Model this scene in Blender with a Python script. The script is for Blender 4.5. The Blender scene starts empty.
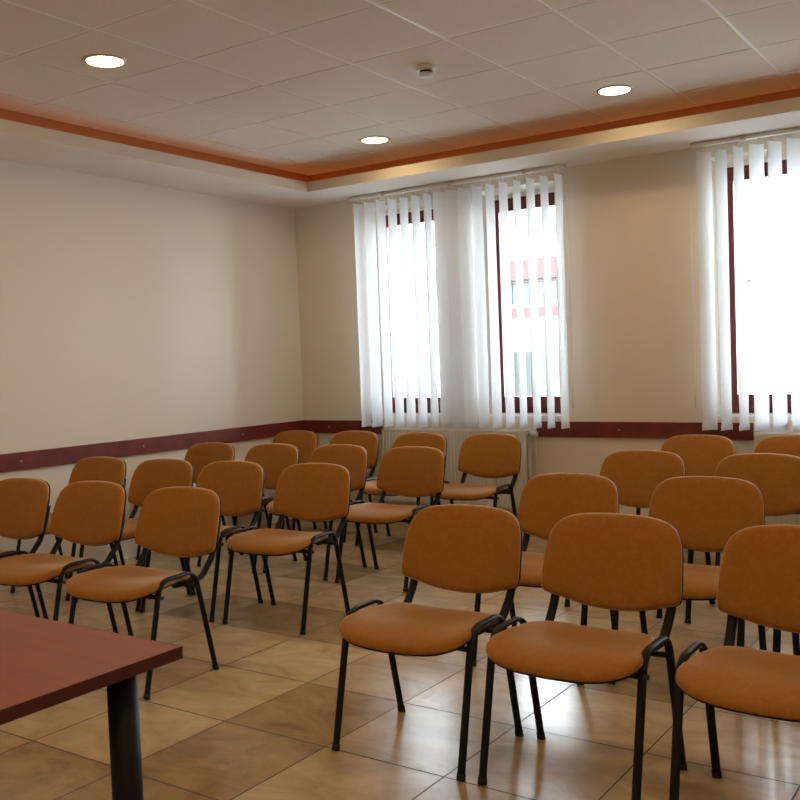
import bpy, bmesh, math, random
from mathutils import Vector, Matrix
random.seed(7)
S = bpy.context.scene
COL = S.collection
PI = math.pi

# ------------------------------------------------------------------ helpers
def nt(name):
    m = bpy.data.materials.new(name); m.use_nodes = True
    t = m.node_tree; b = t.nodes['Principled BSDF']
    return m, t, b, t.nodes['Material Output']

def mat(name, col, rough=.5, metal=0., spec=.5, sheen=0., bump=0., bscale=200., var=0., vscale=6.):
    m, t, b, o = nt(name)
    b.inputs['Base Color'].default_value = (*col, 1)
    b.inputs['Roughness'].default_value = rough
    b.inputs['Metallic'].default_value = metal
    b.inputs['Specular IOR Level'].default_value = spec
    b.inputs['Sheen Weight'].default_value = sheen
    tc = t.nodes.new('ShaderNodeTexCoord')
    if var:
        n = t.nodes.new('ShaderNodeTexNoise'); n.inputs['Scale'].default_value = vscale; n.inputs['Detail'].default_value = 6
        t.links.new(tc.outputs['Object'], n.inputs['Vector'])
        r = t.nodes.new('ShaderNodeMapRange'); r.inputs['From Min'].default_value = .3; r.inputs['From Max'].default_value = .7
        r.inputs['To Min'].default_value = 1 - var; r.inputs['To Max'].default_value = 1 + var
        t.links.new(n.outputs['Fac'], r.inputs['Value'])
        x = t.nodes.new('ShaderNodeVectorMath'); x.operation = 'SCALE'; x.inputs[0].default_value = col
        t.links.new(r.outputs['Result'], x.inputs['Scale']); t.links.new(x.outputs['Vector'], b.inputs['Base Color'])
    if bump:
        n = t.nodes.new('ShaderNodeTexNoise'); n.inputs['Scale'].default_value = bscale; n.inputs['Detail'].default_value = 3
        t.links.new(tc.outputs['Object'], n.inputs['Vector'])
        bp = t.nodes.new('ShaderNodeBump'); bp.inputs['Strength'].default_value = bump; bp.inputs['Distance'].default_value = .002
        t.links.new(n.outputs['Fac'], bp.inputs['Height']); t.links.new(bp.outputs['Normal'], b.inputs['Normal'])
    return m

def emis(name, col, strength):
    m, t, b, o = nt(name)
    b.inputs['Base Color'].default_value = (.8, .8, .8, 1)
    b.inputs['Emission Color'].default_value = (*col, 1)
    b.inputs['Emission Strength'].default_value = strength
    return m

def bx(bm, x0, x1, y0, y1, z0, z1, mi=0, bev=0.):
    r = bmesh.ops.create_cube(bm, size=1)
    for v in r['verts']:
        v.co = Vector(((x0+x1)/2 + v.co.x*(x1-x0), (y0+y1)/2 + v.co.y*(y1-y0), (z0+z1)/2 + v.co.z*(z1-z0)))
    fs = {f for v in r['verts'] for f in v.link_faces}
    for f in fs: f.material_index = mi
    if bev:
        es = list({e for v in r['verts'] for e in v.link_edges})
        bmesh.ops.bevel(bm, geom=es, offset=bev, segments=2, profile=.5, affect='EDGES')

def cyl(bm, c, r, z0, z1, seg=24, r2=None, mi=0, axis='Z'):
    r2 = r if r2 is None else r2
    a, b = [], []
    for k in range(seg):
        t = 2*PI*k/seg
        for R_, z, L in ((r, z0, a), (r2, z1, b)):
            p = (R_*math.cos(t), R_*math.sin(t), z)
            if axis == 'Y': p = (p[0], p[2], p[1])
            if axis == 'X': p = (p[2], p[0], p[1])
            L.append(bm.verts.new((c[0]+p[0], c[1]+p[1], c[2]+p[2])))
    for k in range(seg):
        f = bm.faces.new((a[k], a[(k+1) % seg], b[(k+1) % seg], b[k])); f.smooth = True; f.material_index = mi
    f = bm.faces.new(a[::-1]); f.material_index = mi
    f = bm.faces.new(b); f.material_index = mi

def tube(bm, pts, ra, rb, ref, seg=12, cap=True):
    """sweep an oval: ra along the in-plane normal, rb along ref (the plane's normal)"""
    ref = Vector(ref).normalized(); pts = [Vector(p) for p in pts]; rings = []
    for i, p in enumerate(pts):
        d = (pts[min(i+1, len(pts)-1)] - pts[max(i-1, 0)]).normalized()
        n = d.cross(ref).normalized()
        rings.append([bm.verts.new(p + n*ra*math.cos(2*PI*k/seg) + ref*rb*math.sin(2*PI*k/seg)) for k in range(seg)])
    for a, b in zip(rings, rings[1:]):
        for k in range(seg):
            f = bm.faces.new((a[k], a[(k+1) % seg], b[(k+1) % seg], b[k])); f.smooth = True
    if cap:
        bm.faces.new(rings[0][::-1]); bm.faces.new(rings[-1])

def fillet(pts, rad, n=8):
    pts = [Vector(p) for p in pts]; out = [pts[0]]
    for i in range(1, len(pts)-1):
        a, b, c = pts[i-1], pts[i], pts[i+1]
        u, v = (a-b), (c-b); r = min(rad, u.length*.49, v.length*.49)
        p, q = b + u.normalized()*r, b + v.normalized()*r
        for k in range(n+1):
            t = k/n; out.append(p*(1-t)**2 + b*2*t*(1-t) + q*t*t)
    out.append(pts[-1]); return out

def obj(name, bm, m, parent=None):
    bmesh.ops.recalc_face_normals(bm, faces=bm.faces)
    me = bpy.data.meshes.new(name); bm.to_mesh(me); bm.free()
    for x in (m if isinstance(m, (list, tuple)) else [m]): me.materials.append(x)
    o = bpy.data.objects.new(name, me); COL.objects.link(o)
    if parent: o.parent = parent
    return o

def thing(name, label, cat, loc=(0, 0, 0), group=None, rz=0):
    o = bpy.data.objects.new(name, None); COL.objects.link(o); o.location = loc; o.rotation_euler.z = rz
    o.empty_display_size = .1; o['label'] = label; o['category'] = cat
    if group: o['group'] = group
    return o

def structure(name, bm, m, parent=None, loc=None):
    o = obj(name, bm, m, parent)
    if not parent: o['kind'] = 'structure'
    if loc: o.location = loc
    return o

def B(): return bmesh.new()

# ------------------------------------------------------------------ dimensions (metres)
XL, XR, YB, YW = -5.61, 3.05, -2.45, 6.72       # walls: left, right, back, window wall
ZC, ZS, LIPH = 2.98, 2.776, .08                  # tiled ceiling, soffit underside, lip height
LX0, LX1, LY0, LY1 = -4.99, 2.43, -1.83, 6.14    # inner edge of the soffit lip
TX0, TX1, TY0, TY1 = -5.21, 2.65, -2.05, 6.45    # orange painted back of the cove
CAMH = 1.382
YP = 7.0                                         # plane of the window frames
OPEN = [(-4.90, -4.14), (-3.79, -3.03), (-1.925, -1.165), (-.815, -.055)]
OZ0, OZ1 = .885, 2.69

# ------------------------------------------------------------------ materials
def wall_mat():
    m, t, b, o = nt('wall_paint')
    tc = t.nodes.new('ShaderNodeTexCoord')
    n = t.nodes.new('ShaderNodeTexNoise'); n.inputs['Scale'].default_value = 140; n.inputs['Detail'].default_value = 4
    t.links.new(tc.outputs['Object'], n.inputs['Vector'])
    bp = t.nodes.new('ShaderNodeBump'); bp.inputs['Strength'].default_value = .12; bp.inputs['Distance'].default_value = .002
    t.links.new(n.outputs['Fac'], bp.inputs['Height']); t.links.new(bp.outputs['Normal'], b.inputs['Normal'])
    b.inputs['Base Color'].default_value = (.76, .695, .605, 1); b.inputs['Roughness'].default_value = .75
    return m
M_wall = wall_mat()
M_soffit = mat('soffit_paint', (.78, .74, .68), .7, bump=.08, bscale=150)
M_lip = mat('cove_lip_paint', (.62, .55, .46), .7)
M_orange = mat('terracotta_cove_paint', (.56, .24, .095), .7)
M_tile = mat('ceiling_tile', (.77, .73, .69), .9, bump=.5, bscale=500, var=.04, vscale=90)
M_tbar = mat('ceiling_grid_bar', (.86, .86, .85), .28)
M_maroon = mat('mahogany_rail', (.16, .022, .014), .38, var=.25, vscale=9)
M_frame = mat('red_window_frame', (.13, .012, .014), .35)
M_white = mat('white_enamel', (.80, .79, .76), .35)
M_sill = mat('white_sill', (.80, .80, .80), .35)
M_black = mat('black_metal', (.006, .006, .007), .5, spec=.3)
M_plast = mat('black_plastic', (.008, .007, .007), .6, spec=.3)
M_chrome = mat('screw_steel', (.55, .5, .42), .35, metal=1)
M_trim = mat('lamp_trim', (.62, .52, .42), .3)
M_rubber = mat('black_rubber', (.01, .01, .01), .7)

def fabric():
    m, t, b, o = nt('tan_fabric')
    tc = t.nodes.new('ShaderNodeTexCoord')
    n = t.nodes.new('ShaderNodeTexNoise'); n.inputs['Scale'].default_value = 28; n.inputs['Detail'].default_value = 8; n.inputs['Roughness'].default_value = .7; n.inputs['Distortion'].default_value = 1.5
    t.links.new(tc.outputs['Object'], n.inputs['Vector'])
    r = t.nodes.new('ShaderNodeValToRGB')
    r.color_ramp.elements[0].position = .3; r.color_ramp.elements[0].color = (.315, .122, .012, 1)
    r.color_ramp.elements[1].position = .72; r.color_ramp.elements[1].color = (.41, .168, .021, 1)
    t.links.new(n.outputs['Fac'], r.inputs['Fac']); t.links.new(r.outputs['Color'], b.inputs['Base Color'])
    n2 = t.nodes.new('ShaderNodeTexNoise'); n2.inputs['Scale'].default_value = 900
    t.links.new(tc.outputs['Object'], n2.inputs['Vector'])
    bp = t.nodes.new('ShaderNodeBump'); bp.inputs['Strength'].default_value = .3; bp.inputs['Distance'].default_value = .001
    t.links.new(n2.outputs['Fac'], bp.inputs['Height']); t.links.new(bp.outputs['Normal'], b.inputs['Normal'])
    b.inputs['Roughness'].default_value = .7
    b.inputs['Specular IOR Level'].default_value = .3
    b.inputs['Sheen Weight'].default_value = .6; b.inputs['Sheen Roughness'].default_value = .35
    b.inputs['Sheen Tint'].default_value = (1, .86, .62, 1)
    return m
M_fabric = fabric()

def floor_mat(name, c0, c1, rough):
    m, t, b, o = nt(name)
    g = t.nodes.new('ShaderNodeNewGeometry')
    mp = t.nodes.new('ShaderNodeMapping'); mp.inputs['Scale'].default_value = (1, 1.6, 1)
    t.links.new(g.outputs['Position'], mp.inputs['Vector'])
    n = t.nodes.new('ShaderNodeTexNoise'); n.inputs['Scale'].default_value = 3.2; n.inputs['Detail'].default_value = 9; n.inputs['Roughness'].default_value = .68; n.inputs['Distortion'].default_value = .9
    t.links.new(mp.outputs['Vector'], n.inputs['Vector'])
    r = t.nodes.new('ShaderNodeValToRGB')
    r.color_ramp.elements[0].position = .34; r.color_ramp.elements[0].color = (*c0, 1)
    r.color_ramp.elements[1].position = .66; r.color_ramp.elements[1].color = (*c1, 1)
    t.links.new(n.outputs['Fac'], r.inputs['Fac']); t.links.new(r.outputs['Color'], b.inputs['Base Color'])
    b.inputs['Roughness'].default_value = rough
    b.inputs['Specular IOR Level'].default_value = .43
    return m
M_f = [floor_mat('floor_tile_cream', (.38, .25, .125), (.57, .40, .22), .20),
       floor_mat('floor_tile_brown', (.25, .150, .065), (.42, .27, .125), .21),
       floor_mat('floor_tile_sand', (.34, .21, .10), (.50, .335, .18), .20),
       mat('floor_grout', (.09, .055, .03), .8)]

def wood_top():
    m, t, b, o = nt('cherry_laminate')
    tc = t.nodes.new('ShaderNodeTexCoord')
    mp = t.nodes.new('ShaderNodeMapping'); mp.inputs['Scale'].default_value = (2, 30, 30)
    t.links.new(tc.outputs['Object'], mp.inputs['Vector'])
    n = t.nodes.new('ShaderNodeTexNoise'); n.inputs['Scale'].default_value = 1.5; n.inputs['Detail'].default_value = 6
    t.links.new(mp.outputs['Vector'], n.inputs['Vector'])
    r = t.nodes.new('ShaderNodeValToRGB')
    r.color_ramp.elements[0].position = .3; r.color_ramp.elements[0].color = (.24, .048, .021, 1)
    r.color_ramp.elements[1].position = .7; r.color_ramp.elements[1].color = (.30, .066, .029, 1)
    t.links.new(n.outputs['Fac'], r.inputs['Fac']); t.links.new(r.outputs['Color'], b.inputs['Base Color'])
    b.inputs['Roughness'].default_value = .42
    return m
M_top = wood_top()
M_edge_shade = mat('shaded_red_edge_band', (.07, .010, .007), .45)  # shade on the table's edges is put into this darker red

def slat_mat():
    m, t, b, o = nt('blind_fabric')
    t.nodes.remove(b)
    d = t.nodes.new('ShaderNodeBsdfDiffuse'); d.inputs['Color'].default_value = (.88, .89, .91, 1)
    tr = t.nodes.new('ShaderNodeBsdfTranslucent'); tr.inputs['Color'].default_value = (.92, .94, .97, 1)
    mx = t.nodes.new('ShaderNodeMixShader'); mx.inputs['Fac'].default_value = .6
    t.links.new(d.outputs[0], mx.inputs[1]); t.links.new(tr.outputs[0], mx.inputs[2]); t.links.new(mx.outputs[0], o.inputs['Surface'])
    return m
M_slat = slat_mat()

def glass_mat():
    m, t, b, o = nt('window_glass')
    t.nodes.remove(b)
    tr = t.nodes.new('ShaderNodeBsdfTransparent'); tr.inputs['Color'].default_value = (.96, .98, .98, 1)
    gl = t.nodes.new('ShaderNodeBsdfGlossy'); gl.inputs['Roughness'].default_value = .02
    fr = t.nodes.new('ShaderNodeFresnel'); fr.inputs['IOR'].default_value = 1.45
    mx = t.nodes.new('ShaderNodeMixShader')
    t.links.new(fr.outputs[0], mx.inputs[0]); t.links.new(tr.outputs[0], mx.inputs[1]); t.links.new(gl.outputs[0], mx.inputs[2]); t.links.new(mx.outputs[0], o.inputs['Surface'])
    return m
M_glass = glass_mat()
LAMP = (1., .69, .40)
M_lamp = emis('lamp_glow', (1., .735, .40), 57.)
M_led = emis('cove_added_glow', (1., .34, .08), 1.0)

# ------------------------------------------------------------------ floor
bm = B()
FX, FY, FT, G = -2.668, 2.644, .503, .0032
brown = {(0, -1), (-1, -2), (0, -2), (0, 0), (-1, 2), (-2, 2), (-3, 2), (2, 2)}
cream = {(-1, -1), (1, -1), (2, -1), (-1, 0), (1, 0), (-1, 1), (-2, 1), (1, 1), (2, 1), (3, 1), (1, 2), (3, 2), (3, 0), (2, 0), (-2, 3), (-1, 3), (0, 3), (-3, 3), (1, 3)}
ang = -.0085
def fp(i, j): return Vector((FX + FT*(i*math.cos(ang) - j*math.sin(ang)), FY + FT*(i*math.sin(ang) + j*math.cos(ang)), 0))
rf = random.Random(3)
for i in range(-6, 12):
    for j in range(-11, 9):
        cs = [fp(i, j)+Vector((G, G, 0)), fp(i+1, j)+Vector((-G, G, 0)), fp(i+1, j+1)+Vector((-G, -G, 0)), fp(i, j+1)+Vector((G, -G, 0))]
        cs = [(max(XL, min(XR, c.x)), max(YB, min(YW, c.y))) for c in cs]
        k = rf.random()
        if cs[1][0]-cs[0][0] < .01 or cs[3][1]-cs[0][1] < .01: continue
        mi = 1 if (i, j) in brown else 0 if (i, j) in cream else (2 if (i, j) == (0, 1) else (1 if k < .10 else 2 if k < .45 else 0))
        vs = [bm.verts.new((x, y, 0)) for x, y in cs]
        f = bm.faces.new(vs); f.material_index = mi
bx(bm, XL-.4, XR+.3, YB-.3, YW+.0, -.2, -.0012, mi=3)
structure('floor', bm, M_f)

# ------------------------------------------------------------------ walls
bm = B(); bx(bm, XL-.3, XL, YB-.3, YW+.5, -.2, 3.3); structure('wall_left', bm, M_wall)
bm = B(); bx(bm, XR, XR+.3, YB-.3, YW+.5, -.2, 3.3); structure('wall_right', bm, M_wall)
bm = B(); bx(bm, XL, XR, YB-.3, YB, -.2, 3.3); structure('wall_back', bm, M_wall)
bm = B(); x = XL
for a, b_ in OPEN:
    bx(bm, x, a, YW, YW+.45, -.2, 3.3); bx(bm, a, b_, YW, YW+.45, -.2, OZ0); bx(bm, a, b_, YW, YW+.45, OZ1, 3.3); x = b_
bx(bm, x, XR, YW, YW+.45, -.2, 3.3)
structure('wall_window', bm, M_wall)

# ------------------------------------------------------------------ ceiling: suspended mineral tiles
bm = B()
CX, CY, CT, g = -3.689, 3.003, .6, .0095
for i in range(-4, 12):
    for j in range(-10, 7):
        x0, x1, y0, y1 = CX+CT*i, CX+CT*(i+1), CY+CT*j, CY+CT*(j+1)
        x0, x1, y0, y1 = max(x0, TX0-.0), min(x1, TX1), max(y0, TY0), min(y1, TY1)
        if x1-x0 < .02 or y1-y0 < .02: continue
        bx(bm, x0+g, x1-g, y0+g, y1-g, ZC, ZC+.012)
bx(bm, TX0, TX1, TY0, TY1, ZC+.0025, ZC+.05, mi=1)
structure('ceiling', bm, [M_tile, M_tbar])

# soffit running round the room, with a lip and a terracotta cove behind it
def ring(bm, X0, X1, Y0, Y1, x0, x1, y0, y1, z0, z1, mi=0):
    bx(bm, X0, x0, Y0, Y1, z0, z1, mi); bx(bm, x1, X1, Y0, Y1, z0, z1, mi)
    bx(bm, x0, x1, Y0, y0, z0, z1, mi); bx(bm, x0, x1, y1, Y1, z0, z1, mi)
bm = B(); ring(bm, XL, XR, YB, YW, LX0, LX1, LY0, LY1, ZS, ZS+.03)
structure('trim_1', bm, M_soffit)                                     # soffit board
bm = B(); ring(bm, LX0-.05, LX1+.05, LY0-.05, LY1+.05, LX0, LX1, LY0, LY1, ZS+.03, ZS+LIPH)
ring(bm, LX0-.0005, LX1+.0005, LY0-.0005, LY1+.0005, LX0+.001, LX1-.001, LY0+.001, LY1-.001, ZS+.001, ZS+.03)
structure('trim_2', bm, M_lip)                                        # lip of the soffit
bm = B(); ring(bm, TX0-.05, TX1+.05, TY0-.05, TY1+.05, TX0, TX1, TY0, TY1, ZS+.03, ZC+.05)
structure('trim_3', bm, M_orange)                                     # painted back of the cove
bm = B(); ring(bm, TX0+.03, TX1-.03, TY0+.03, TY1-.03, TX0+.05, TX1-.05, TY0+.05, TY1-.05, ZS+.031, ZS+.045)
led = thing('assumed_rope_light', 'assumed warm rope light, added out of sight in the orange ceiling cove for its glow', 'light')
obj('tube', bm, M_led, led)  # unseen glowing strip, added to tint the cove and tile edges orange

# ------------------------------------------------------------------ mahogany wall rail
RZ0, RZ1 = .752, .868
def rail(n, x0, x1, y0, y1, screws, face):
    bm = B(); bx(bm, x0, x1, y0, y1, RZ0, RZ1, bev=.003)
    o = structure('trim_%d' % n, bm, M_maroon)
    for s in screws:
        b2 = B()
        if face == 'X': cyl(b2, (x1, s, (RZ0+RZ1)/2), .006, 0, .002, 12, axis='X')
        else: cyl(b2, (s, y0-.002, (RZ0+RZ1)/2), .006, 0, .002, 12, axis='Y')
        obj('screw_head', b2, M_chrome, o)
rail(4, XL, XL+.022, YB, YW-.022, [-2.1, -.9, .3, 1.5, 2.7, 3.80, 4.83, 5.9], 'X')
rail(5, XL, -4.72, YW-.022, YW, [-5.3], 'Y')
rail(6, -3.27, -1.655, YW-.022, YW, [-2.60], 'Y')
rail(7, -.2, XR, YW-.022, YW, [.5, 1.6, 2.6], 'Y')

# ------------------------------------------------------------------ windows
for n, (a, b_) in enumerate(OPEN, 1):
    w = bpy.data.objects.new('window_%d' % n, None); COL.objects.link(w); w['kind'] = 'structure'; w.location = ((a+b_)/2, YP, OZ0)
    off = Vector(w.location)
    def L(bm):
        bmesh.ops.translate(bm, verts=bm.verts, vec=-off); return bm
    z0, z1 = OZ0+.03, OZ1-.035
    bm = B(); fw = .045                                              # fixed frame
    bx(bm, a, a+fw, YP, YP+.07, z0, z1, bev=.004); bx(bm, b_-fw, b_, YP, YP+.07, z0, z1, bev=.004)
    bx(bm, a+fw, b_-fw, YP, YP+.07, z1-.045, z1, bev=.004); bx(bm, a+fw, b_-fw, YP, YP+.07, z0, z0+.06, bev=.004)
    obj('window_frame', L(bm), M_frame, w)
    bm = B(); s0, s1, t0, t1 = a+.03, b_-.03, z0+.05, z1-.03; sw = .072   # opening sash
    bx(bm, s0, s0+sw, YP-.02, YP+.05, t0, t1, bev=.005); bx(bm, s1-sw, s1, YP-.02, YP+.05, t0, t1, bev=.005)
    bx(bm, s0+sw, s1-sw, YP-.02, YP+.05, t1-sw, t1, bev=.005); bx(bm, s0+sw, s1-sw, YP-.02, YP+.05, t0, t0+sw+.012, bev=.005)
    sash = obj('window_sash', L(bm), M_frame, w)
    bm = B(); bx(bm, s0+sw-.01, s1-sw+.01, YP+.012, YP+.018, t0+sw, t1-sw+.01)
    obj('glass_pane', L(bm), M_glass, sash)
    bm = B(); bx(bm, s1-.05, s1-.022, YP-.034, YP-.02, 1.62, 1.70, bev=.003); bx(bm, s1-.045, s1-.027, YP-.06, YP-.034, 1.67, 1.69, bev=.003); bx(bm, s1-.045, s1-.027, YP-.06, YP-.048, 1.55, 1.69, bev=.003)
    obj('window_handle', L(bm), M_white, sash)
    bm = B(); bx(bm, a, b_, YW+.002, YP+.06, OZ0, OZ0+.028, bev=.004)
    obj('window_sill', L(bm), M_sill, w)
    bm = B(); bx(bm, a, b_, YP+.0, YP+.07, z1+.001, OZ1); bx(bm, a, b_, YP+.07, YP+.16, OZ0, OZ0+.05)
    obj('mortar_fill', L(bm), M_sill, w)

# ------------------------------------------------------------------ vertical blinds
def blind(x0, n, phi, label, turns):
    t = thing('vertical_blind', label, 'blind', (x0, 6.60, 0), 'vertical blinds across the windows')
    sp, wd, zt, zb = .1145, .127, 2.712, .828
    L_ = sp*n
    bm = B(); bx(bm, -.03, L_-.0, -.02, .02, 2.748, 2.772, bev=.004)
    tr = obj('headrail', bm, M_white, t)
    for k in range(1, 4):
        bm = B(); xx = L_*(k*2-1)/6
        bx(bm, xx-.018, xx+.018, -.026, .026, 2.770, ZS, bev=.002); bx(bm, xx-.018, xx+.018, -.028, -.0205, 2.742, 2.776, bev=.002)
        obj('bracket', bm, M_trim, tr)
    rr = random.Random(int(-x0*100))
    for k in range(n):
        p = phi[0] + (phi[1]-phi[0])*k/(n-1) + rr.uniform(-4, 4) + turns.get(k, 0)
        p = math.radians(p); xc = sp*(k+.5)
        bm = B(); c = Vector((xc, 0, 0)); d = Vector((math.cos(p), math.sin(p), 0)); nn = Vector((-d.y, d.x, 0))
        grid = []
        for q in range(9):
            s = q/8 - .5; row = []
            for zi in range(7):
                fz = zi/6; z = zb + (zt-zb)*fz
                tw = math.radians(rr.uniform(-.4, .4)) 
                pp = c + d*(s*wd) + nn*(.010*(1-4*s*s) + .004*math.sin(fz*2.2+k)*(1-fz)*s*2)
                row.append(bm.verts.new((pp.x, pp.y, z)))
            grid.append(row)
        for q in range(8):
            for zi in range(6):
                f = bm.faces.new((grid[q][zi], grid[q+1][zi], grid[q+1][zi+1], grid[q][zi+1])); f.smooth = True
        sl = obj('slat', bm, M_slat, t)
        bm = B()                                                       # bottom weight pocket, weight and hook
        for sgn in (-1, 1):
            vs = [c + d*(s*wd*1.0) + nn*(.010*(1-4*s*s) + sgn*.0022) for s in [i/8-.5 for i in range(9)]]
            lo = [bm.verts.new((v.x, v.y, zb-.004)) for v in vs]; hi = [bm.verts.new((v.x, v.y, zb+.034)) for v in vs]
            for i in range(8): bm.faces.new((lo[i], lo[i+1], hi[i+1], hi[i])).smooth = True
        obj('weight_pocket', bm, M_slat, sl)
        bm = B(); cyl(bm, (xc, 0, zt-.004), .0035, 0, .05, 8)
        obj('slat_hook', bm, M_white, sl)
    return t
b1 = blind(-4.87, 17, (90, 87), 'long white vertical blind covering two narrow windows, left of the plain wall stretch',
           {0: -8, 1: -12, 7: -26, 8: -30, 9: -24, 10: -8})
b2 = blind(-1.97, 17, (58, 62), 'white vertical blind cut off by the right edge of the picture', {0: -4, 1: 13, 2: 13})
for bl, xs in ((b1, 17*.1145+.012), (b2, -.035)):
    bm = B(); tube(bm, [(xs, -.01, 2.755), (xs, -.01, 1.12)], .0018, .0018, (0, 1, 0), 6)
    c = obj('control_cord', bm, M_white, bl)
    bm = B(); cyl(bm, (xs, -.01, .98), .006, 0, .14, 12, r2=.003)
    obj('cord_weight', bm, M_trim, c)

# ------------------------------------------------------------------ radiators
def radiator(x0, x1, label):
    t = thing('radiator', label, 'radiator', (x0, YW, 0), 'radiators below the windows')
    w = x1-x0; zt, zb = .805, .20
    bm = B(); n = int(w/.033)
    prof = []
    for k in range(n+1):
        xx = w*k/n
        prof += [(xx, -.105), (xx+w/n*.30, -.105), (xx+w/n*.38, -.1015), (xx+w/n*.92, -.1015)] if k < n else [(w, -.105)]
    lo = [bm.verts.new((x, y, zb)) for x, y in prof]; hi = [bm.verts.new((x, y, zt-.02)) for x, y in prof]
    bl = [bm.verts.new((x, -.085, zb)) for x, y in prof]; bh = [bm.verts.new((x, -.085, zt-.02)) for x, y in prof]
    for i in range(len(prof)-1):
        bm.faces.new((lo[i], lo[i+1], hi[i+1], hi[i])); bm.faces.new((bl[i], bh[i], bh[i+1], bl[i+1]))
        bm.faces.new((hi[i], hi[i+1], bh[i+1], bh[i])); bm.faces.new((lo[i], bl[i], bl[i+1], lo[i+1]))
    bm.faces.new((lo[0], hi[0], bh[0], bl[0])); bm.faces.new((lo[-1], bl[-1], bh[-1], hi[-1]))
    obj('front_panel', bm, M_white, t)
    bm = B(); bx(bm, .01, w-.01, -.045, -.03, zb+.02, zt-.03, bev=.003); obj('rear_panel', bm, M_white, t)
    bm = B()
    bx(bm, 0, w, -.107, -.099, zt-.022, zt, bev=.002); bx(bm, 0, w, -.033, -.025, zt-.022, zt, bev=.002)
    for k in range(int(w/.03)): bx(bm, .005+k*.03, .014+k*.03, -.1, -.032, zt-.012, zt-.005)
    obj('top_grille', bm, M_white, t)
    for x in (0, w-.006):
        bm = B(); bx(bm, x, x+.006, -.106, -.025, zb, zt-.003, bev=.002); obj('side_cover', bm, M_white, t)
    for x in (w*.2, w*.8):
        bm = B(); bx(bm, x-.015, x+.015, -.031, -.0012, zb+.05, zt-.1); obj('wall_bracket', bm, M_white, t)
    bm = B(); cyl(bm, (w-.002, -.065, zt-.035), .011, 0, .045, 16, axis='X')
    v = obj('valve_body', bm, M_chrome, t)
    bm = B(); cyl(bm, (w+.02, -.065, zt-.030), .021, 0, .055, 20, axis='X', r2=.018); obj('thermostat_head', bm, M_white, v)
    bm = B(); tube(bm, fillet([(w+.034, -.065, zt-.045), (w+.034, -.02, zt-.045), (w+.036, -.02, 0)], .03), .008, .008, (1, 0, 0), 10)
    obj('pipe', bm, M_white, t)
radiator(-4.67, -3.315, 'white panel radiator below the long blind, behind the back row of chairs')
radiator(-1.625, -.27, 'white panel radiator at the right edge, below the blind cut by the frame')

# ------------------------------------------------------------------ ceiling fixtures
def downlight(x, y, label, vis):
    t = thing('recessed_downlight', label, 'ceiling light', (x, y, ZC), 'recessed ceiling downlights')
    bm = B(); seg = 40; R0, R1, R2 = .090, .106, .113
    rings = [[bm.verts.new((r*math.cos(2*PI*k/seg), r*math.sin(2*PI*k/seg), z)) for k in range(seg)] for r, z in ((R0, -.002), (R0+.004, -.007), (R1, -.007), (R2, -.001), (R2, 0), (R0, 0))]
    for a, b in zip(rings, rings[1:]+rings[:1]):
        for k in range(seg): bm.faces.new((a[k], a[(k+1) % seg], b[(k+1) % seg], b[k])).smooth = True
    obj('trim_ring', bm, M_trim, t)
    bm = B(); cyl(bm, (0, 0, 0), R0, -.004, -.0015, 40); obj('glowing_diffuser', bm, M_lamp, t)
ys = [5.703, 3.303, .903, -1.3]
names = {(-3.989, 3.303): 'round lit recessed downlight at upper left of the ceiling, nearest of the three',
         (-3.989, 5.703): 'round lit recessed downlight near the ceiling corner, smallest of the three',
         (-2.189, 5.703): 'round lit recessed downlight on the right, before the right-hand blind'}
for x in (-3.989, -2.189, -.389, 1.411):
    for y in ys:
        lab = names.get((x, y), 'round lit recessed downlight outside the picture, over the near part of room')
        dx, dy = {(-3.989, 3.303): (-.03, .038), (-3.989, 5.703): (-.03, .04), (-2.189, 5.703): (.012, -.02)}.get((x, y), (0, 0))
        downlight(x+dx, y+dy, lab, (x, y) in names)
t = thing('smoke_detector', 'small white round smoke detector hanging from a tile, between the downlights', 'smoke detector', (-2.80, 4.515, ZC))
bm = B(); cyl(bm, (0, 0, 0), .050, -.028, 0, 32, r2=.052); obj('mounting_base', bm, M_sill, t)
bm = B(); cyl(bm, (0, 0, 0), .036, -.042, -.028, 32); obj('sensor_slot', bm, M_black, t)
bm = B(); cyl(bm, (0, 0, 0), .030, -.062, -.040, 32, r2=.041); obj('detector_head', bm, M_sill, t)
bm = B(); cyl(bm, (.03, -.03, 0), .004, -.031, -.026, 10); obj('indicator_light', bm, M_frame, t)

# ------------------------------------------------------------------ table in the near left corner
t = thing('table', 'red cherry laminate table with black round legs, in the near left corner', 'table', (-1.635, 1.498, 0), rz=math.radians(-.6))
TW, TD = 1.4, .7
bm = B(); bx(bm, -TW, -.002, -TD, -.002, .7222, .750, bev=.0008); obj('tabletop', bm, M_top, t)
bm = B()
for a in ((-TW-.002, 0, -.002, 0), (-TW-.002, 0, -TD-.002, -TD), (-.002, 0, -TD, -.002), (-TW-.002, -TW, -TD, -.002)): bx(bm, *a, .722, .7498)
bx(bm, -TW, -.002, -TD, -.002, .7215, .7222)
obj('edge_band', bm, M_edge_shade, t)
for x in (-.085, -TW+.085):
    for y in (-.105, -TD+.105):
        bm = B(); cyl(bm, (x, y, 0), .034, .012, .7215, 32)
        lg = obj('leg', bm, M_black, t)
        bm = B(); cyl(bm, (x, y, 0), .037, 0, .014, 32); obj('foot_cap', bm, M_rubber, lg)
bm = B(); 
for y in (-.105, -TD+.105): bx(bm, -TW+.10, -.10, y-.012, y+.012, .700, .7215)
for x in (-.085, -TW+.085): bx(bm, x-.012, x+.012, -TD+.13, -.13, .700, .7215)
obj('under_frame', bm, M_black, t)

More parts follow.
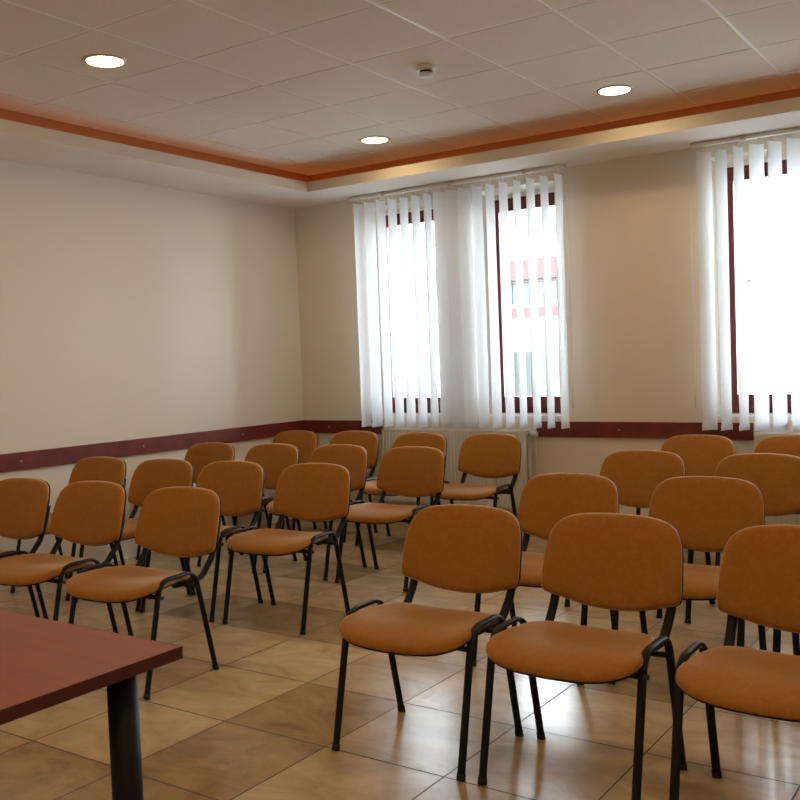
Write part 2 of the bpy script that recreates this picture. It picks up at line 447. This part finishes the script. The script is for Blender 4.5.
# ------------------------------------------------------------------ chairs
def outline_seat(th):
    c, s = math.cos(th), math.sin(th); n = 4.0
    x = .259*math.copysign(abs(c)**(2/n), c); y = .205*math.copysign(abs(s)**(2/n), s)
    if y < 0: y *= 1 + .12*(1-(x/.259)**2); x *= 1
    x *= (.245 - .175*max(y, -.165))/.259 if y < 0 else (.245 - .15*y)/.259
    return x, y - .005
def seat_z(x, y):
    z = .462 + .016*(x/.259)**2*min(1, max(0, (y+.21)/.2)) - .010*math.exp(-((y-.04)/.12)**2)*(1-(x/.259)**2)
    if y < -.09: z -= .030*((-.09-y)/.14)**2
    z += -.012*max(0, (y-.05)/.15)**2
    return z
def shell_bm(outl, n, rings):
    """rings: (scale, fn(x,y)->Vector) outward and round; first and last capped by a fan"""
    bm = B(); R_ = []
    for sc, fn in rings:
        R_.append([bm.verts.new(fn(outl[k][0]*sc, outl[k][1]*sc)) for k in range(n)])
    for a, b in zip(R_, R_[1:]):
        for k in range(n): bm.faces.new((a[k], a[(k+1) % n], b[(k+1) % n], b[k])).smooth = True
    for r, fn in ((R_[0], rings[0][1]), (R_[-1], rings[-1][1])):
        cv = bm.verts.new(fn(0, 0))
        for k in range(n): bm.faces.new((cv, r[k], r[(k+1) % n])).smooth = True
    return bm
NS = 72
so = [outline_seat(2*PI*k/NS) for k in range(NS)]
def sz(dz): return lambda x, y: Vector((x, y, seat_z(x, y)+dz))
def make_seat():
    tops = [(f, sz(0)) for f in (.15, .3, .45, .6, .72, .82, .89)]
    edge = [(.94, sz(-.002)), (.975, sz(-.007)), (.995, sz(-.014)), (1.0, sz(-.022)), (.995, sz(-.027)), (.975, sz(-.030))]
    return shell_bm(so, NS, tops+edge+[(.6, sz(-.030))])
def make_shell():
    return shell_bm(so, NS, [(.6, sz(-.0295)), (.97, sz(-.0295)), (.985, sz(-.032)), (.978, sz(-.036)), (.93, sz(-.040)), (.6, sz(-.043))])

# backrest outline in (x, s): s runs up the back from its lower corner
def back_outline(n):
    pts = []
    corner = [(-.205, .0, .035), (-.250, .045, .0)]
    P = [(0, -.045), (.10, -.036), (.175, -.016), (.226, -.001), (.247, .010), (.254, .035), (.254, .080), (.250, .15), (.241, .21), (.222, .250), (.190, .274), (.150, .286), (.08, .293), (0, .295)]
    full = P + [(-x, s) for x, s in P[-2:0:-1]]
    m = len(full)
    for k in range(n):                                     # Catmull-Rom resample
        u = k/n*m; i = int(u); f = u-i
        p0, p1, p2, p3 = (Vector(full[(i+d) % m]) for d in (-1, 0, 1, 2))
        q = .5*((2*p1) + (p2-p0)*f + (2*p0-5*p1+4*p2-p3)*f*f + (3*p1-p0-3*p2+p3)*f**3)
        pts.append((q.x, q.y-.125))
    return pts
NB = 96
bo = back_outline(NB)
def bk(dy):                                                # dy > 0: to the rear
    def fn(x, s):
        s2 = s+.125
        y = .306 + .300*s2 + .05*max(0, s2-.1)**2*0 - .034*(x/.25)**2 + .010*(1-((s2-.13)/.17)**2)*-1
        return Vector((x, y+dy*.96, .528 + s2*.945 - dy*.27))
    return fn
def make_back():
    fr = [(f, bk(-.034)) for f in (.15, .3, .45, .6, .75, .86)] + [(.92, bk(-.032)), (.96, bk(-.028)), (.985, bk(-.021)), (1., bk(-.012)), (.998, bk(-.004)), (.985, bk(0))]
    return shell_bm(bo, NB, fr+[(.6, bk(0))])
def make_backshell():
    return shell_bm(bo, NB, [(.6, bk(.0005)), (.99, bk(.0005)), (1.004, bk(.003)), (1.0, bk(.008)), (.96, bk(.013)), (.85, bk(.015)), (.5, bk(.016))])

KX = .257
side = fillet([(0, -.197, .0), (0, -.090, .476), (0, .122, .476), (0, .232, 0)], .062, 12)
n_ = len(side)
i1 = next(i for i, p in enumerate(side) if p.z > .40); i2 = max(i for i, p in enumerate(side) if p.z > .36)
def front_leg(sx):
    bm = B(); d = side[1]-side[0]
    pts = [side[0] + d*(k/10) for k in range(11)]; pts[0].z = .004
    tube(bm, [(sx*KX, p.y, p.z) for p in pts], .0086, .0145, (1, 0, 0)); return bm
def rear_leg(sx):
    bm = B(); a, b = side[-2], side[-1]
    pts = [a + (b-a)*(k/10) for k in range(11)]; pts[-1].z = .004
    tube(bm, [(sx*KX, p.y, p.z) for p in pts], .0086, .0145, (1, 0, 0)); return bm
def arch(sx):
    bm = B(); tube(bm, [(sx*KX, p.y, p.z) for p in side[1:-1]],   .0086, .0145, (1, 0, 0), cap=False); return bm

def make_chair():
    t = thing('conference_chair', 'x', 'chair', (0, 0, 0), 'tan conference chairs in rows')
    s = obj('seat', make_seat(), M_fabric, t)
    obj('seat_shell', make_shell(), M_plast, t)
    obj('backrest', make_back(), M_fabric, t)
    obj('back_shell', make_backshell(), M_plast, t)
    for sx in (-1, 1):
        for fn, yy, lean in ((front_leg, -.197, 1), (rear_leg, .232, -1)):
            lg = obj('leg', fn(sx), M_black, t)
            bm = B()
            tube(bm, [(sx*KX, yy+lean*z*.23, z) for z in (0, .008, .022)], .0112, .0165, (1, 0, 0))
            obj('foot_cap', bm, M_rubber, lg)
        obj('side_arch', arch(sx), M_black, t)
        bm = B()
        bp = lambda s2, dx=.214: bk(.024)(dx, s2-.125)
        pts = [Vector((.19, .06, .418)), Vector((.208, .215, .422)), Vector((.212, .285, .50))] + [bp(.06), bp(.16)]
        pts = fillet(pts, .03, 6)
        tube(bm, [(sx*p.x, p.y, p.z) for p in pts], .0125, .0165, (1, 0, 0))
        obj('back_upright', bm, M_black, t)
    for y, z in ((-.095, .405), (.115, .412)):
        bm = B(); tube(bm, [(-KX, y, z), (-.1, y, z), (.1, y, z), (KX, y, z)], .010, .010, (0, 0, 1)); 
        cr = obj('cross_bar', bm, M_black, t)
        for sx in (-1, 1):
            bm = B(); cyl(bm, (sx*(KX+.0135)-.0025, y, z), .008, 0, .005, 12, axis='X'); obj('bolt_cap', bm, M_plast, cr)
    return t
chair0 = make_chair()
def dup(root):
    r = root.copy(); COL.objects.link(r)
    for ch in root.children:
        c = ch.copy(); COL.objects.link(c); c.parent = r
        for g_ in ch.children:
            d = g_.copy(); COL.objects.link(d); d.parent = c
    return r
CH = [  # x, y of the back's top edge, rotation, label
 (-4.650, 3.115, 3, 'front row chair of left block, cut off by the left edge of the picture'),
 (-4.096, 3.160, 3, 'front row chair of left block, in the middle between cut-off chair and aisle chair'),
 (-3.422, 3.150, 3, 'front row chair of left block at the aisle, just beyond the red table'),
 (-5.212, 4.100, 3, 'second row chair of left block, against the left wall below the rail'),
 (-4.617, 4.120, 4, 'second row chair of left block, next to the wall-side chair'),
 (-4.060, 4.150, 4, 'second row chair of left block, next to the aisle chair on its left'),
 (-3.452, 4.190, 4, 'second row chair of left block at the aisle, seat fully in view'),
 (-5.235, 5.140, 0, 'third row chair of left block, against the left wall below the rail'),
 (-4.640, 5.170, 0, 'third row chair of left block, next to the wall-side chair'),
 (-4.065, 5.210, 0, 'third row chair of left block, next to the aisle chair on its left'),
 (-3.440, 5.190, 0, 'third row chair of left block at the aisle, below the radiator'),
 (-5.325, 6.235, 0, 'back row chair of left block, in the corner of the room'),
 (-4.740, 6.290, 0, 'back row chair of left block, second from the corner, below the left blind edge'),
 (-4.045, 6.210, 0, 'back row chair of left block, third from corner, in front of the radiator'),
 (-3.412, 6.205, 0, 'back row chair of left block at the aisle, pale seat before the radiator end'),
 (-1.860, 3.135, .5, 'front row chair of right block at the aisle, all four legs in view'),
 (-1.262, 3.145, -.7, 'front row chair of right block, middle one, its front right leg cut at the bottom'),
 (-.635, 3.135, -.7, 'front row chair of right block, cut off by the right edge of the picture'),
 (-1.883, 4.170, 0, 'second row chair of right block at the aisle, between the first two front chairs'),
 (-1.256, 4.235, 0, 'second row chair of right block, behind the gap right of the middle front chair'),
 (-.600, 4.200, 0, 'second row chair of right block, only legs showing behind the cut-off front chair'),
 (-1.926, 5.285, 0, 'third row chair of right block at the aisle, only its back and legs visible'),
 (-1.255, 5.255, 0, 'third row chair of right block, its backrest cut by the right picture edge'),
 (-1.925, 6.330, 0, 'back row chair of right block at the aisle, below the plain wall rail'),
 (-1.330, 6.400, 0, 'back row chair of right block, top right, before the right-hand radiator'),
]
for k, (x, y, rz, lab) in enumerate(CH):
    c = chair0 if k == 0 else dup(chair0)
    a_ = math.radians(rz)
    c.location = (x + .303*math.sin(a_), y - .303*math.cos(a_), 0); c.rotation_euler.z = math.radians(rz); c['label'] = lab

# ------------------------------------------------------------------ street outside
M_fac = mat('facade_render', (.11, .11, .10), .9)
M_cor = mat('facade_cornice', (.040, .017, .016), .8)
M_fwin = mat('facade_window', (.014, .020, .023), .2)
M_fgr = mat('facade_green', (.018, .021, .018), .8)
M_str = mat('street_paving', (.5, .5, .48), .9)
bld = thing('town_house', 'pale house across the street with red brown bands, seen through the blinds', 'building', (0, 0, 0))
bm = B(); bx(bm, -9.5, -5.2, 16, 22, -3, 2.75); obj('facade', bm, M_fac, bld)
bm = B(); bx(bm, -9.7, -5.0, 15.7, 22, 2.75, 3.12); obj('roof', bm, M_cor, bld)
bm = B(); bx(bm, -9.55, -5.15, 15.9, 16, 2.08, 2.26); obj('red_band', bm, M_cor, bld)
for k in range(3):
    x = -9.0 + k*1.3
    for z0, z1, mm in ((2.32, 2.70, M_fwin), (.2, 1.45, M_fwin if k % 2 else M_fgr)):
        bm = B(); bx(bm, x, x+1.15, 15.95, 16.02, z0, z1); w = obj('window', bm, mm, bld)
        bm = B(); bx(bm, x+.36, x+.41, 15.92, 15.95, z0, z1); bx(bm, x+.76, x+.81, 15.92, 15.95, z0, z1); bx(bm, x-.03, x+1.18, 15.90, 15.95, z0-.06, z0); obj('window_bars', bm, M_fac, w)
bm = B(); bx(bm, -20, 20, 7.3, 30, -3.2, -3.0); structure('street_ground', bm, M_str)

# ------------------------------------------------------------------ light
W = bpy.data.worlds.new('overcast_sky'); S.world = W; W.use_nodes = True
bg = W.node_tree.nodes['Background']; bg.inputs['Color'].default_value = (.82, .925, 1.0, 1); bg.inputs['Strength'].default_value = 19.5
for n, (a, b_) in enumerate(OPEN):                       # sampling portals in the window openings
    l = bpy.data.lights.new('window_daylight', 'AREA'); l.shape = 'RECTANGLE'; l.size = b_-a; l.size_y = OZ1-OZ0
    o = bpy.data.objects.new('window_daylight', l); COL.objects.link(o)
    o.location = ((a+b_)/2, YP+.20, (OZ0+OZ1)/2); o.rotation_euler = (-PI/2, 0, 0)
    l.cycles.is_portal = True

# ------------------------------------------------------------------ camera
cd = bpy.data.cameras.new('camera'); cam = bpy.data.objects.new('camera', cd); COL.objects.link(cam); S.camera = cam
yaw, pitch, roll = -.5945, -.0418, -.0370
fwd = Vector((math.sin(yaw)*math.cos(pitch), math.cos(yaw)*math.cos(pitch), math.sin(pitch)))
right = Vector((math.cos(yaw), -math.sin(yaw), 0)); up = right.cross(fwd)
r2 = right*math.cos(roll) + up*math.sin(roll); u2 = -right*math.sin(roll) + up*math.cos(roll)
cam.matrix_world = Matrix(((r2.x, u2.x, -fwd.x, 0), (r2.y, u2.y, -fwd.y, 0), (r2.z, u2.z, -fwd.z, CAMH), (0, 0, 0, 1)))
cd.sensor_width = 36; cd.lens = 958.4/800*36; cd.clip_start = .02

S.view_settings.view_transform = 'Standard'; S.view_settings.look = 'None'
S.view_settings.gamma = 1; S.view_settings.use_curve_mapping = False
S.view_settings.exposure = 0.35
S.cycles.max_bounces = 10; S.cycles.diffuse_bounces = 7; S.cycles.transparent_max_bounces = 16
S.cycles.use_denoising = True
S.cycles.sample_clamp_indirect = 6
